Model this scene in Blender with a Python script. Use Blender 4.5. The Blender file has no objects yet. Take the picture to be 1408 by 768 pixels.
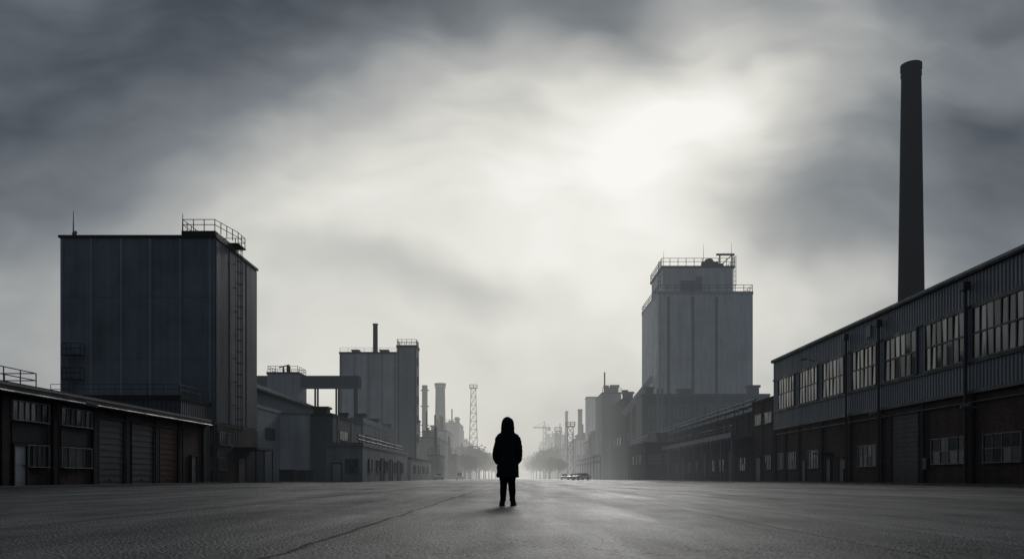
import bpy, math, random
from mathutils import Vector, Matrix
random.seed(7)
scene=bpy.context.scene
COL=scene.collection
scene.view_settings.view_transform='Standard'
try: scene.view_settings.look='None'
except Exception: pass
scene.view_settings.exposure=0

def lin(c):
    c=c/255.0
    return c/12.92 if c<=0.04045 else ((c+0.055)/1.055)**2.4
def rgb(r,g,b): return (lin(r),lin(g),lin(b),1)

# ------------------------------------------------------------ node helper
class G:
    def __init__(s,nt): s.nt=nt
    def n(s,t,**k):
        nd=s.nt.nodes.new(t)
        for a,b in k.items(): setattr(nd,a,b)
        return nd
    def set(s,nd,i,v):
        if v is None: return
        if isinstance(v,bpy.types.NodeSocket): s.nt.links.new(v,nd.inputs[i])
        else: nd.inputs[i].default_value=v
    def math(s,op,a,b=None,c=None,clamp=False):
        nd=s.n('ShaderNodeMath',operation=op,use_clamp=clamp)
        s.set(nd,0,a); s.set(nd,1,b); s.set(nd,2,c)
        return nd.outputs[0]
    def vm(s,op,a,b=None,scale=None):
        nd=s.n('ShaderNodeVectorMath',operation=op)
        s.set(nd,0,a); s.set(nd,1,b)
        if scale is not None: s.set(nd,'Scale',scale)
        return nd.outputs['Value'] if op in('LENGTH','DOT_PRODUCT') else nd.outputs[0]
    def mixc(s,f,a,b):
        nd=s.n('ShaderNodeMix',data_type='RGBA')
        s.set(nd,0,f); s.set(nd,6,a); s.set(nd,7,b)
        return nd.outputs[2]
    def vec(s,x,y,z):
        nd=s.n('ShaderNodeCombineXYZ'); s.set(nd,0,x); s.set(nd,1,y); s.set(nd,2,z); return nd.outputs[0]
    def sep(s,v):
        nd=s.n('ShaderNodeSeparateXYZ'); s.set(nd,0,v); return nd.outputs
    def noise(s,v,scale,detail=3,rough=.5,col=False):
        nd=s.n('ShaderNodeTexNoise'); s.set(nd,'Vector',v); s.set(nd,'Scale',scale); s.set(nd,'Detail',detail); s.set(nd,'Roughness',rough)
        return nd.outputs['Color' if col else 'Fac']
    def mapr(s,v,a,b,c,d,smooth=False):
        nd=s.n('ShaderNodeMapRange'); 
        if smooth: nd.interpolation_type='SMOOTHSTEP'
        s.set(nd,0,v); s.set(nd,1,a); s.set(nd,2,b); s.set(nd,3,c); s.set(nd,4,d); return nd.outputs[0]

def make_painted_haze():  # haze painted into the materials: emission mixed in by distance from the origin
    ng=bpy.data.node_groups.new('PaintedHaze','ShaderNodeTree')
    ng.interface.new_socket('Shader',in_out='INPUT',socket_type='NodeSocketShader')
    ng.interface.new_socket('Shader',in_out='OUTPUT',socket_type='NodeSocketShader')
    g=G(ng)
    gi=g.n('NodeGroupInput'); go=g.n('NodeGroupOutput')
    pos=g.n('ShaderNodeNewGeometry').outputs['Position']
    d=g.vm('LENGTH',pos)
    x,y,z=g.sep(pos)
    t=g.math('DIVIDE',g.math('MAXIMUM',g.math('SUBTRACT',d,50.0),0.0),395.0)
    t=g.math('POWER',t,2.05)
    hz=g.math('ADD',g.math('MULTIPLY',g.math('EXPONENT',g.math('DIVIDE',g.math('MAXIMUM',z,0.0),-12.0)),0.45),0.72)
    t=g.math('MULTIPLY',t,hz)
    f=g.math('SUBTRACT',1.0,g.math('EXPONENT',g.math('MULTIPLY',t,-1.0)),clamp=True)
    q=g.math('ABSOLUTE',g.math('DIVIDE',x,g.math('MAXIMUM',d,1.0)))  # painted haze glows brighter towards the road axis
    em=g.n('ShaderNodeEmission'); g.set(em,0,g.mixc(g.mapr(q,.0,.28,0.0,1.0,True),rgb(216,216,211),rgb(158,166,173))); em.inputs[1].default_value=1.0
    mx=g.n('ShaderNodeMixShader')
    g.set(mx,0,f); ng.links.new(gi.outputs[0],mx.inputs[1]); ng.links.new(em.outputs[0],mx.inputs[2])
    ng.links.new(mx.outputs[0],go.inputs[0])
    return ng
PAINTED_HAZE=make_painted_haze()
def new_mat(name):
    m=bpy.data.materials.new(name); m.use_nodes=True; m.node_tree.nodes.clear()
    return m,G(m.node_tree)
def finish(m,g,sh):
    h=g.n('ShaderNodeGroup'); h.node_tree=PAINTED_HAZE  # painted haze goes over every surface shader
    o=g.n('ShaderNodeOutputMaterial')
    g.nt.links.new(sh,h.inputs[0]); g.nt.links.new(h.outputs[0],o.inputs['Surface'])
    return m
def surf(name,col,rough=.75,var=.25,streak=.3,metal=0.0,pat=None,pitch=.35,bump=.3,spec=.4,ior=1.45,grime=True):
    m,g=new_mat(name)
    pos=g.n('ShaderNodeNewGeometry').outputs['Position']
    x,y,z=g.sep(pos)
    n1=g.noise(pos,.22,3,.66)
    n2=g.noise(g.vec(g.math('MULTIPLY',x,.8),g.math('MULTIPLY',y,.8),g.math('MULTIPLY',z,.06)),1.0,3,.62)
    n3=g.noise(pos,7.0,2,.6)
    f=g.math('ADD',1.0,g.math('MULTIPLY',g.math('SUBTRACT',n1,.5),2*var*1.6))
    f=g.math('ADD',f,g.math('MULTIPLY',g.math('SUBTRACT',n2,.5),2*streak*1.6))
    f=g.math('ADD',f,g.math('MULTIPLY',g.math('SUBTRACT',n3,.5),.25))
    if grime:
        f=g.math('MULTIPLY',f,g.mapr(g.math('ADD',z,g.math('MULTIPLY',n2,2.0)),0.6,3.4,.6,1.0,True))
    f=g.math('MAXIMUM',f,.1)
    c=(col[0],col[1],col[2],1)
    height=n3
    s=g.math('ADD',x,y)
    if pat=='brick':
        bt=g.n('ShaderNodeTexBrick'); g.set(bt,'Vector',g.vec(s,z,0.0)); g.set(bt,'Scale',1.0)
        bt.inputs['Brick Width'].default_value=.26; bt.inputs['Row Height'].default_value=.085; bt.inputs['Mortar Size'].default_value=.01
        bt.inputs['Color1'].default_value=c
        bt.inputs['Color2'].default_value=(col[0]*.55,col[1]*.55,col[2]*.58,1)
        bt.inputs['Mortar'].default_value=(col[0]*.9+.015,col[1]*.95+.018,col[2]+.02,1)
        cc=bt.outputs['Color']; height=g.math('SUBTRACT',n3,bt.outputs['Fac'])
    else: cc=c
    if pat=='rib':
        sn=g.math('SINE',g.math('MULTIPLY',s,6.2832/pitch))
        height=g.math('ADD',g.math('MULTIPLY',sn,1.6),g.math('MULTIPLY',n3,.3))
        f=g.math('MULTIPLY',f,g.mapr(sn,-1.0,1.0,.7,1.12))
    if pat=='panel':
        a=g.math('ABSOLUTE',g.math('SUBTRACT',g.math('FRACT',g.math('DIVIDE',z,pitch)),.5))
        j=g.mapr(a,.485,.495,1.0,.78)
        f=g.math('MULTIPLY',f,j)
        sn=g.math('SINE',g.math('MULTIPLY',s,6.2832/.7))
        f=g.math('MULTIPLY',f,g.mapr(sn,.6,1.0,1.0,.9))
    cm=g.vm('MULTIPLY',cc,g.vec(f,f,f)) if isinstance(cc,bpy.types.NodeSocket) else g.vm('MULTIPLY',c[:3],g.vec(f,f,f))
    b=g.n('ShaderNodeBump'); g.set(b,'Strength',bump); g.set(b,'Distance',.05); g.set(b,'Height',height)
    p=g.n('ShaderNodeBsdfPrincipled')
    g.nt.links.new(cm,p.inputs['Base Color']); g.nt.links.new(b.outputs[0],p.inputs['Normal'])
    g.set(p,'Roughness',g.mapr(n2,.3,.7,max(rough-.12,.02),min(rough+.12,1)) if rough>.15 else rough)
    g.set(p,'Metallic',metal); g.set(p,'IOR',ior); p.inputs['Specular IOR Level'].default_value=spec
    return finish(m,g,p.outputs[0])

M={}
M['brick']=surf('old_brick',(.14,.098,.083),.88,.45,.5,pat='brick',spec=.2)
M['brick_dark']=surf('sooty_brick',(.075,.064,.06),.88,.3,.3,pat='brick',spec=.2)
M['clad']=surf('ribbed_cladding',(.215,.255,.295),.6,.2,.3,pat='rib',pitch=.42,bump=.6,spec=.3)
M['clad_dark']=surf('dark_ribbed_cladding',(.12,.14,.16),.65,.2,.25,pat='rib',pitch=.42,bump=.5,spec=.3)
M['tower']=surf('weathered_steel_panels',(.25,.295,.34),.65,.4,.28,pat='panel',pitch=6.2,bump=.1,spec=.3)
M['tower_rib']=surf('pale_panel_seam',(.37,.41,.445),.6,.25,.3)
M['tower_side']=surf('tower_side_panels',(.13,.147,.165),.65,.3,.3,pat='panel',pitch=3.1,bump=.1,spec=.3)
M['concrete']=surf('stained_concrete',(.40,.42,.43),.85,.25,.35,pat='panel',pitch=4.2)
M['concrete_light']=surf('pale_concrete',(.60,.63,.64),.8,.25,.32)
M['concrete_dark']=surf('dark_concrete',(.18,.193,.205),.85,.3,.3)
M['trim']=surf('dark_trim',(.04,.042,.046),.65,.2,.2,spec=.2)
M['trim_light']=surf('light_trim',(.30,.315,.33),.6,.2,.2)
M['roof']=surf('roof_felt',(.045,.047,.052),.9,.2,.1,spec=.2)
M['metal']=surf('galvanised_steel',(.10,.105,.11),.55,.2,.2,metal=.4)
M['darkmetal']=surf('dark_steel',(.028,.03,.033),.6,.2,.2,metal=.2,spec=.2)
M['door_white']=surf('white_door_paint',(.6,.63,.65),.5,.08,.15)
M['door_grey']=surf('grey_door_paint',(.18,.19,.20),.5,.1,.2)
M['shutter']=surf('grey_shutter',(.125,.132,.14),.6,.15,.3,spec=.25)
M['shutter_red']=surf('rusty_shutter',(.14,.078,.062),.7,.25,.4,spec=.2)
M['glass']=surf('window_glass',(.012,.014,.016),.06,.1,0,bump=.02,spec=.7,ior=1.6)
M['glass_pale']=surf('dusty_glass',(.075,.085,.095),.18,.4,.3,bump=.02,spec=.8,ior=1.75)
M['frame_white']=surf('white_window_frame',(.30,.32,.34),.5,.15,.2)
M['frame']=surf('grey_window_frame',(.06,.065,.072),.5,.1,.1)
M['chimney']=surf('chimney_masonry',(.018,.021,.026),.95,.25,.3,pat='brick',spec=.03)
M['bark']=surf('bark',(.045,.042,.04),.9)
M['leaf']=surf('sparse_foliage',(.042,.048,.042),.8)
M['car_white']=surf('white_car_paint',(.75,.76,.77),.25,.04,.03,spec=.6,grime=False)
M['car_dark']=surf('dark_car_paint',(.04,.045,.055),.25,.04,.03,spec=.6)
M['car_silver']=surf('silver_car_paint',(.5,.51,.52),.3,.04,.03,metal=.2,grime=False)
M['rubber']=surf('rubber',(.02,.02,.02),.8,.05,0,grime=False)
M['lamp']=surf('lamp_glass',(.5,.5,.48),.15,.05,0,spec=.8,grime=False)
M['skin']=surf('skin',(.42,.27,.2),.5,.05,0,grime=False)
M['hair']=surf('dark_hair',(.03,.02,.015),.6,.1,0,grime=False)
M['coat']=surf('dark_navy_coat_cloth',(.020,.024,.032),.75,.25,.05,bump=.4,spec=.28,grime=False)
M['jeans']=surf('black_denim',(.014,.016,.020),.85,.15,.05,spec=.15,grime=False)
M['boot']=surf('black_leather',(.01,.01,.011),.6,.1,0,spec=.25,grime=False)

def ground_mat():
    m,g=new_mat('asphalt')
    pos=g.n('ShaderNodeNewGeometry').outputs['Position']
    x,y,z=g.sep(pos)
    tr=g.noise(g.vec(g.math('MULTIPLY',x,.7),g.math('MULTIPLY',y,.06),0.0),1.0,4,.62)
    big=g.noise(pos,.12,3,.66)
    mid=g.noise(g.vec(x,g.math('MULTIPLY',y,.5),3.0),1.1,4,.68)
    fine=g.noise(pos,27.0,3,.8)
    vo=g.n('ShaderNodeTexVoronoi'); g.set(vo,'Vector',pos); g.set(vo,'Scale',34.0)
    f=g.mapr(tr,.32,.68,.72,1.28)
    f=g.math('MULTIPLY',f,g.mapr(big,.32,.68,.55,1.45))
    f=g.math('MULTIPLY',f,g.mapr(mid,.3,.7,.62,1.38))
    f=g.math('MULTIPLY',f,g.mapr(fine,.34,.66,.2,1.9))
    wob=g.math('MULTIPLY',g.math('SUBTRACT',g.noise(g.vec(0.0,g.math('MULTIPLY',y,.35),0.0),1.0,4,.75),.5),.34)
    xx=g.math('ADD',x,wob)
    sm=1.0
    for off,w,k in((1.75,.024,.12),(5.6,.035,.35),(-9.6,.05,.4),(14.0,.07,.4),(-16,.07,.4),(-2.9,.022,.4),(9.2,.05,.4),
                   (-4.25,.07,1.5),(-6.9,.10,1.4),(8.2,.12,1.4),(-12.5,.15,1.35),(2.3,.05,1.25)):
        d=g.math('ABSOLUTE',g.math('ADD',xx,off))
        sm=g.math('MULTIPLY',sm,g.mapr(d,w*.5,w*2.4,k,1.0,True))
    # sealed cracks wandering over the slabs
    vc=g.n('ShaderNodeTexVoronoi',feature='DISTANCE_TO_EDGE')
    wp=g.vm('ADD',g.vec(x,g.math('MULTIPLY',y,.45),0.0),g.vm('SCALE',g.noise(pos,.7,4,.65,True),scale=2.0))
    g.set(vc,'Vector',wp); g.set(vc,'Scale',.16)
    sm=g.math('MULTIPLY',sm,g.mapr(vc.outputs['Distance'],.0,.007,.5,1.0))
    f=g.math('MULTIPLY',f,sm)
    col=g.vm('MULTIPLY',(.026,.029,.034),g.vec(f,f,f))
    h=g.math('ADD',g.math('MULTIPLY',fine,1.4),g.math('MULTIPLY',vo.outputs['Distance'],1.0))
    h=g.math('ADD',h,g.math('MULTIPLY',mid,2.0))
    h=g.math('ADD',h,g.math('MULTIPLY',sm,.5))
    b=g.n('ShaderNodeBump'); g.set(b,'Strength',.9); g.set(b,'Distance',.03); g.set(b,'Height',h)
    p=g.n('ShaderNodeBsdfPrincipled')
    g.nt.links.new(col,p.inputs['Base Color']); g.nt.links.new(b.outputs[0],p.inputs['Normal'])
    g.set(p,'Roughness',g.mapr(tr,.3,.7,.56,.38))
    g.set(p,'Specular IOR Level',g.math('MINIMUM',g.math('MULTIPLY',f,.20),.9))
    return finish(m,g,p.outputs[0])
M['ground']=ground_mat()

# ------------------------------------------------------------ mesh helper
class MB:
    def __init__(s): s.v=[]; s.f=[]; s.m=[]
    def add(s,vs,fs,m=0):
        o=len(s.v); s.v+= [tuple(v) for v in vs]
        for f in fs: s.f.append(tuple(i+o for i in f)); s.m.append(m)
    def box(s,x0,x1,y0,y1,z0,z1,m=0):
        if x0>x1:x0,x1=x1,x0
        if y0>y1:y0,y1=y1,y0
        s.add([(x0,y0,z0),(x1,y0,z0),(x1,y1,z0),(x0,y1,z0),(x0,y0,z1),(x1,y0,z1),(x1,y1,z1),(x0,y1,z1)],
          [(0,3,2,1),(4,5,6,7),(0,1,5,4),(1,2,6,5),(2,3,7,6),(3,0,4,7)],m)
    def tube(s,p,q,r0,r1=None,n=6,m=0):
        if r1 is None:r1=r0
        p=Vector(p);q=Vector(q);d=(q-p).normalized()
        a=d.cross(Vector((0,0,1)))
        if a.length<1e-3:a=Vector((1,0,0))
        a.normalize();b=d.cross(a)
        vs=[];
        for c,r in((p,r0),(q,r1)):
            for i in range(n):
                t=2*math.pi*i/n; vs.append(c+a*math.cos(t)*r+b*math.sin(t)*r)
        fs=[(i,(i+1)%n,n+(i+1)%n,n+i) for i in range(n)]
        fs=[f[::-1] for f in fs]
        fs.append(tuple(range(n))); fs.append(tuple(range(2*n-1,n-1,-1)))
        s.add(vs,fs,m)
    def beam(s,p,q,w,h,m=0):
        p=Vector(p);q=Vector(q);d=(q-p).normalized()
        a=d.cross(Vector((0,0,1)));
        if a.length<1e-3:a=Vector((1,0,0))
        a.normalize();b=a.cross(d)
        vs=[]
        for c in(p,q):
            for i,j in((-1,-1),(1,-1),(1,1),(-1,1)): vs.append(c+a*i*w/2+b*j*h/2)
        s.add(vs,[(0,1,2,3),(7,6,5,4),(0,4,5,1),(1,5,6,2),(2,6,7,3),(3,7,4,0)],m)
    def loft(s,rings,m=0,cap=True):
        n=len(rings[0]); vs=[v for r in rings for v in r]
        fs=[]
        for k in range(len(rings)-1):
            for i in range(n):
                j=(i+1)%n; fs.append((k*n+i,k*n+j,(k+1)*n+j,(k+1)*n+i))
        if cap:
            fs.append(tuple(range(n-1,-1,-1))); fs.append(tuple(range((len(rings)-1)*n,len(rings)*n)))
        s.add(vs,fs,m)
    def obj(s,name,mats,parent=None,local=False,smooth=False,label=None):
        off=Vector((0,0,0))
        if parent is not None and not local:
            q=parent
            while q is not None: off+=q.location; q=q.parent
        me=bpy.data.meshes.new(name)
        me.from_pydata([(v[0]-off.x,v[1]-off.y,v[2]-off.z) for v in s.v],[],s.f)
        if not isinstance(mats,(list,tuple)): mats=[mats]
        for mm in mats: me.materials.append(M[mm] if isinstance(mm,str) else mm)
        me.polygons.foreach_set('material_index',s.m)
        if smooth: me.polygons.foreach_set('use_smooth',[True]*len(me.polygons))
        me.update()
        o=bpy.data.objects.new(name,me); COL.objects.link(o)
        if parent is not None: o.parent=parent
        if label: o['label']=label
        return o
def thing(name,label,cat,loc,group=None,rot=0):
    e=bpy.data.objects.new(name,None); e.location=loc; e.rotation_euler=(0,0,rot); e.empty_display_size=.5
    COL.objects.link(e); e['label']=label; e['category']=cat
    if group: e['group']=group
    return e
def rail(mb,pts,h=1.1,sp=1.6,r=.035,close=False):
    pts=[Vector(p) for p in pts]
    if close: pts.append(pts[0])
    for a,b in zip(pts[:-1],pts[1:]):
        L=(b-a).length; n=max(1,round(L/sp))
        for i in range(n+1):
            c=a.lerp(b,i/n); mb.tube(c,c+Vector((0,0,h)),r,n=4)
        for k in(h,h*.55):
            mb.tube(a+Vector((0,0,k)),b+Vector((0,0,k)),r*.85,n=4)
def ladder(mb,x,y,z0,z1,face,axis='x',cage=True):
    def P(a,d,z): return (x+face*d,y+a,z) if axis=='x' else (x+a,y+face*d,z)
    for a in(-.25,.25): mb.tube(P(a,.25,z0),P(a,.25,z1),.035,n=4)
    z=z0
    while z<z1: mb.tube(P(-.25,.25,z),P(.25,.25,z),.02,n=4); z+=.45
    z=z0
    while z<z1:
        for a in(-.25,.25): mb.tube(P(a,0,z),P(a,.25,z),.03,n=4)
        z+=2.5
    if cage:
        z=z0+2.3
        while z<z1:
            pr=None
            for i in range(7):
                t=math.pi*i/6; c=P(-.4*math.cos(t),.25+.65*math.sin(t),z)
                if pr: mb.tube(pr,c,.03,n=4)
                pr=c
            z+=1.2
        for i in range(1,6):
            t=math.pi*i/6; mb.tube(P(-.4*math.cos(t),.25+.65*math.sin(t),z0+2.3),P(-.4*math.cos(t),.25+.65*math.sin(t),z1),.022,n=4)
def window(parent,axis,c,a0,a1,z0,z1,na,nz,face,pale=.35,fm='frame',t=.06,label=None):
    if a0>a1:a0,a1=a1,a0
    def B(mb,u0,u1,d0,d1,w0,w1,m=0):
        if axis=='x': mb.box(c+face*d0,c+face*d1,u0,u1,w0,w1,m)
        else: mb.box(u0,u1,c+face*d0,c+face*d1,w0,w1,m)
    gl=MB(); da=(a1-a0)/na; dz=(z1-z0)/nz
    for i in range(na):
        for j in range(nz):
            m=1 if random.random()<pale else 0
            ua,ub=a0+i*da,a0+(i+1)*da; wa,wb=z0+j*dz,z0+(j+1)*dz
            e1=random.uniform(-.02,.02)*da; e2=random.uniform(-.02,.02)*dz
            pts=[(ua,.05+e1,wa),(ub,.05-e1,wa),(ub,.05-e1+e2,wb),(ua,.05+e1+e2,wb)]
            if axis=='x': vs=[(c+face*d,u,w) for u,d,w in pts]
            else: vs=[(u,c+face*d,w) for u,d,w in pts]
            gl.add(vs,[(0,1,2,3)],m)
    w=gl.obj('window',['glass','glass_pale'],parent,label=label)
    fr=MB(); 
    for i in range(1,na):
        u=a0+i*da; B(fr,u-t/2,u+t/2,0,.10,z0,z1)
    for j in range(1,nz):
        q=z0+j*dz; B(fr,a0,a1,0,.11,q-t/2,q+t/2)
    T=t*1.3
    B(fr,a0-T,a0,-.01,.14,z0-T,z1+T); B(fr,a1,a1+T,-.01,.14,z0-T,z1+T)
    B(fr,a0,a1,-.01,.14,z1,z1+T); B(fr,a0,a1,-.01,.2,z0-T,z0)
    fr.obj('frame',fm,w)
    return w
def door(parent,axis,c,a0,a1,z0,z1,face,mat='door_grey',label=None,shutter=False):
    if a0>a1:a0,a1=a1,a0
    def B(mb,u0,u1,d0,d1,w0,w1,m=0):
        if axis=='x': mb.box(c+face*d0,c+face*d1,u0,u1,w0,w1,m)
        else: mb.box(u0,u1,c+face*d0,c+face*d1,w0,w1,m)
    mb=MB()
    if shutter:
        z=z0;k=0
        while z<z1-.01:
            zz=min(z+.2,z1)
            B(mb,a0,a1,0,.05+(.03 if k%2 else 0),z,zz); z=zz;k+=1
    else:
        B(mb,a0,a1,0,.05,z0,z1)
        B(mb,a0+.15,a1-.15,.05,.07,z0+.2,z0+.45*(z1-z0)); B(mb,a0+.15,a1-.15,.05,.07,z0+.52*(z1-z0),z1-.2)
    o=mb.obj('roller_door' if shutter else 'door',mat,parent,label=label)
    fr=MB(); B(fr,a0-.1,a0,-.01,.15,z0,z1+.12); B(fr,a1,a1+.1,-.01,.15,z0,z1+.12); B(fr,a0,a1,-.01,.15,z1,z1+.12)
    fr.obj('frame','trim',o)
    h=MB()
    if shutter: B(h,(a0+a1)/2-.25,(a0+a1)/2+.25,.081,.12,z0+.25,z0+.33)
    else: B(h,a1-.22,a1-.1,.07,.12,z0+(z1-z0)*.48,z0+(z1-z0)*.52)
    h.obj('handle','metal',o)
    return o
def wall_lamp(parent,axis,c,a,z,face):
    def P(u,d,w): return (c+face*d,u,w) if axis=='x' else (u,c+face*d,w)
    mb=MB(); mb.tube(P(a,0,z),P(a,.9,z+.25),.04,n=6); mb.tube(P(a,.75,z+.23),P(a,1.35,z+.1),.16,.12,n=8)
    mb.obj('wall_lamp','trim_light',parent)

def building(name,label,cat,x0,x1,y0,y1,h,m='concrete',rm='roof',ribs=(),sribs=(),side=1,rib_m='concrete_light',par=.35,group=None,ribw=.35,parm=None):
    e=thing(name,label,cat,((x0+x1)/2,(y0+y1)/2,0),group)
    mb=MB(); mb.box(x0,x1,y0,y1,-.3,h,0)
    xs=x1 if side>0 else x0
    for r in ribs: mb.box(r-ribw/2,r+ribw/2,y0-.14,y0+.1,-.2,h-.02,1)
    for r in sribs: mb.box(xs-.1,xs+side*.14,r-ribw/2,r+ribw/2,-.2,h-.02,1)
    mb.obj('wall',[m,rib_m],e)
    r=MB(); o=.12
    r.box(x0-o,x1+o,y0-o-.05,y1+o,h+.003,h+par*.45)
    r.box(x0-o,x1+o,y0-o-.05,y0+.25,h+par*.45+.003,h+par)
    r.box(x0-o,x0+.25,y0+.26,y1+o,h+par*.45+.003,h+par)
    r.box(x1-.25,x1+o,y0+.26,y1+o,h+par*.45+.003,h+par)
    r.obj('roof',parm or rm,e)
    return e
def roof_vent(e,x,y,z,w=1.2,h=1.0,m='metal'):
    mb=MB(); mb.box(x-w/2,x+w/2,y-w/2,y+w/2,z,z+h*.75); mb.box(x-w*.62,x+w*.62,y-w*.62,y+w*.62,z+h*.75,z+h)
    mb.obj('roof_vent',m,e)
def antenna(e,x,y,z,h):
    mb=MB(); mb.tube((x,y,z),(x,y,z+h*.6),.07,.05,n=5); mb.tube((x,y,z+h*.6),(x,y,z+h),.045,.025,n=5)
    mb.obj('antenna','darkmetal',e)

# ------------------------------------------------------------ ground and pavements
mb=MB(); S=2600
mb.add([(-S,-200,0),(S,-200,0),(S,S,0),(-S,S,0)],[(0,1,2,3)])
o=mb.obj('ground','ground'); o['kind']='structure'; o['label']='dark worn asphalt yard'
for n,(xa,xb,ya,yb) in enumerate([(-26.6,-25.2,30,70),(31.2,32.5,36,186)]):
    mb=MB(); mb.box(xa,xb,ya,yb,-.2,.12)
    o=mb.obj('pavement','concrete_dark'); o['kind']='structure'

# ------------------------------------------------------------ brick warehouse
X=-26.6
e=thing('brick_warehouse','low dark brick warehouse with roller doors and white framed windows','warehouse',(-35,51,0))
mb=MB(); mb.box(-44,X,33,68,-.3,5.0)
for y in(35.5,41.3,45.85,50.15,54.3,58.7,62.8,67.6):
    mb.box(X-.1,X+.16,y-.28,y+.28,-.2,4.98,1)
mb.obj('wall',['brick','brick_dark'],e)
mb=MB(); mb.box(-44.3,X+.45,32.8,68.3,5.003,5.42); mb.box(-44.0,X+.1,33.1,68,5.423,5.55)
mb.obj('roof','trim',e)
mb=MB(); mb.box(X+.45,X+.47,32.8,68.3,5.30,5.43); mb.obj('roof_flashing','trim_light',e)
mb=MB(); mb.tube((X+.52,33,4.98),(X+.52,68.2,4.98),.08,n=6); mb.obj('gutter','metal',e)
for y in(45.85,62.8):
    mb=MB(); mb.tube((X+.28,y,.1),(X+.28,y,4.9),.06,n=6); mb.obj('downpipe','metal',e)
for a,b in((36.3,40.4),(42.0,45.2),(46.5,49.7)):
    window(e,'x',X,a,b,3.62,4.6,6,1,1,.3,'frame_white',.04)
    window(e,'x',X,a+(1.35 if a>41 and a<43 else 0),b,1.15,2.3,4,1,1,.5,'frame_white',.04)
    mb=MB(); mb.box(X,X+.05,a,b,2.42,3.5); mb.obj('infill_panel','trim',e)
door(e,'x',X,42.1,43.15,0.12,2.25,1,'door_white','white panelled entrance door')
door(e,'x',X,50.6,53.8,.12,4.3,1,'shutter',None,True)
door(e,'x',X,54.9,58.2,.12,4.3,1,'shutter',None,True)
door(e,'x',X,59.2,62.3,.12,4.3,1,'shutter_red','rusty reddish roller door',True)
door(e,'x',X,65.0,66.1,.12,2.3,1,'door_grey')
wall_lamp(e,'x',X,48.0,4.75,1)
mb=MB(); rail(mb,[(-27.4,34,5.56),(-27.4,45.5,5.56),(-31,45.5,5.56)],.9,1.5,.035); mb.obj('railing','metal',e)
# ------------------------------------------------------------ big clad tower
TZ=24.45
e=thing('storage_tower','tall windowless grey panel clad industrial tower with rooftop railing','industrial tower',(-38,86,0))
mb=MB(); mb.box(-45.7,-30.3,80,92.7,-.3,TZ,0)
for x in(-45.55,-42.6,-39.6,-36.7,-33.7,-30.75):
    mb.box(x-.10,x+.10,79.82,80.1,6.1,TZ-.1,1)
mb.obj('wall',['tower','tower_rib'],e)
mb=MB()
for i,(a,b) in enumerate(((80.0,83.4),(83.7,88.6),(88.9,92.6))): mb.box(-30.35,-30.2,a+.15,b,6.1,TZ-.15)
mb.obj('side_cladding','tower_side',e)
mb=MB(); mb.box(-30.35,-30.12,80.1,92.6,.1,5.9); mb.box(-33.5,-30.36,79.9,80.05,.1,6.0); mb.obj('brick_base','brick',e)
mb=MB(); mb.box(-45.85,-30.1,79.75,92.85,TZ+.003,TZ+.25); mb.obj('roof','trim',e)
window(e,'y',79.9,-32.0,-30.6,3.9,5.1,3,1,-1,.8,'frame_white',.05); window(e,'y',79.9,-32.0,-30.6,1.3,2.5,3,1,-1,.8,'frame_white',.05)
window(e,'x',-30.12,80.6,82.4,3.9,5.1,3,1,1,.8,'frame_white',.05); window(e,'x',-30.12,80.6,82.4,1.3,2.5,3,1,1,.8,'frame_white',.05)
window(e,'x',-30.12,83.0,84.2,3.9,5.1,2,1,1,.8,'frame_white',.05)
PZ=TZ+.26
mb=MB(); mb.box(-33.6,-30.2,79.9,86.3,PZ,PZ+.45); mb.obj('platform','trim',e)
PZ+=.45
mb=MB(); mb.box(-30.18,-29.3,84.0,86.3,PZ-.15,PZ-.05); mb.obj('landing','trim',e)
mb=MB(); rail(mb,[(-33.5,80,PZ),(-30.3,80,PZ),(-29.4,84.1,PZ-.05),(-29.4,86.2,PZ-.05),(-33.5,86.2,PZ)],1.15,1.1,.045,True)
mb.obj('railing','darkmetal',e)
mb=MB(); ladder(mb,-30.2,85.2,3.2,PZ,1,'x'); mb.obj('ladder','metal',e)
antenna(e,-45.0,81,TZ+.25,2.8); antenna(e,-33.6,80.2,PZ,1.8)
mb=MB(); mb.tube((-44.6,80.6,TZ+.25),(-44.6,80.6,TZ+.65),.04,n=5); mb.tube((-44.6,80.5,TZ+.65),(-44.6,80.3,TZ+.7),.28,.05,n=10); mb.obj('satellite_dish','trim_light',e)
for z in(10.2,12.6):
    mb=MB(); mb.box(-45,-43.2,78.9,79.8,z,z+.1); rail(mb,[(-45,79.75,z+.1),(-45,78.95,z+.1),(-43.2,78.95,z+.1),(-43.2,79.75,z+.1)],1.1,.9,.04)
    mb.obj('service_platform','darkmetal',e)
mb=MB(); ladder(mb,-44.4,79.82,6,13.5,-1,'y',False); mb.obj('ladder','darkmetal',e)
mb=MB(); mb.box(-30.1,-27.6,84.6,90.8,3.5,3.75); mb.obj('canopy','trim',e)
for y in(84.8,87.7,90.6):
    mb=MB(); mb.tube((-27.8,y,0),(-27.8,y,3.5),.07,n=6); mb.obj('canopy_post','trim',e)
door(e,'x',-30.12,86.0,88.4,0,2.6,1,'door_grey')
e=building('tower_annex','low dark flat roofed extension with roof railing','building',-42.5,-30.6,72.5,79.6,7.6,'clad_dark',par=.4)
mb=MB(); rail(mb,[(-42.4,72.6,8.0),(-30.7,72.6,8.0),(-30.7,79.4,8.0)],1.0,1.5,.03); mb.obj('railing','metal',e)
window(e,'x',-30.6,74.5,76.5,1.2,2.4,3,1,1,.8,'frame_white',.05)
e=building('storage_shed','long dark brick storage shed behind warehouse','shed',-70,-46.5,72,100,7.2,'brick_dark',par=.3)
mb=MB(); rail(mb,[(-69,72.2,7.5),(-47,72.2,7.5)],1.0,1.5,.04); mb.obj('railing','metal',e)

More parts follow.
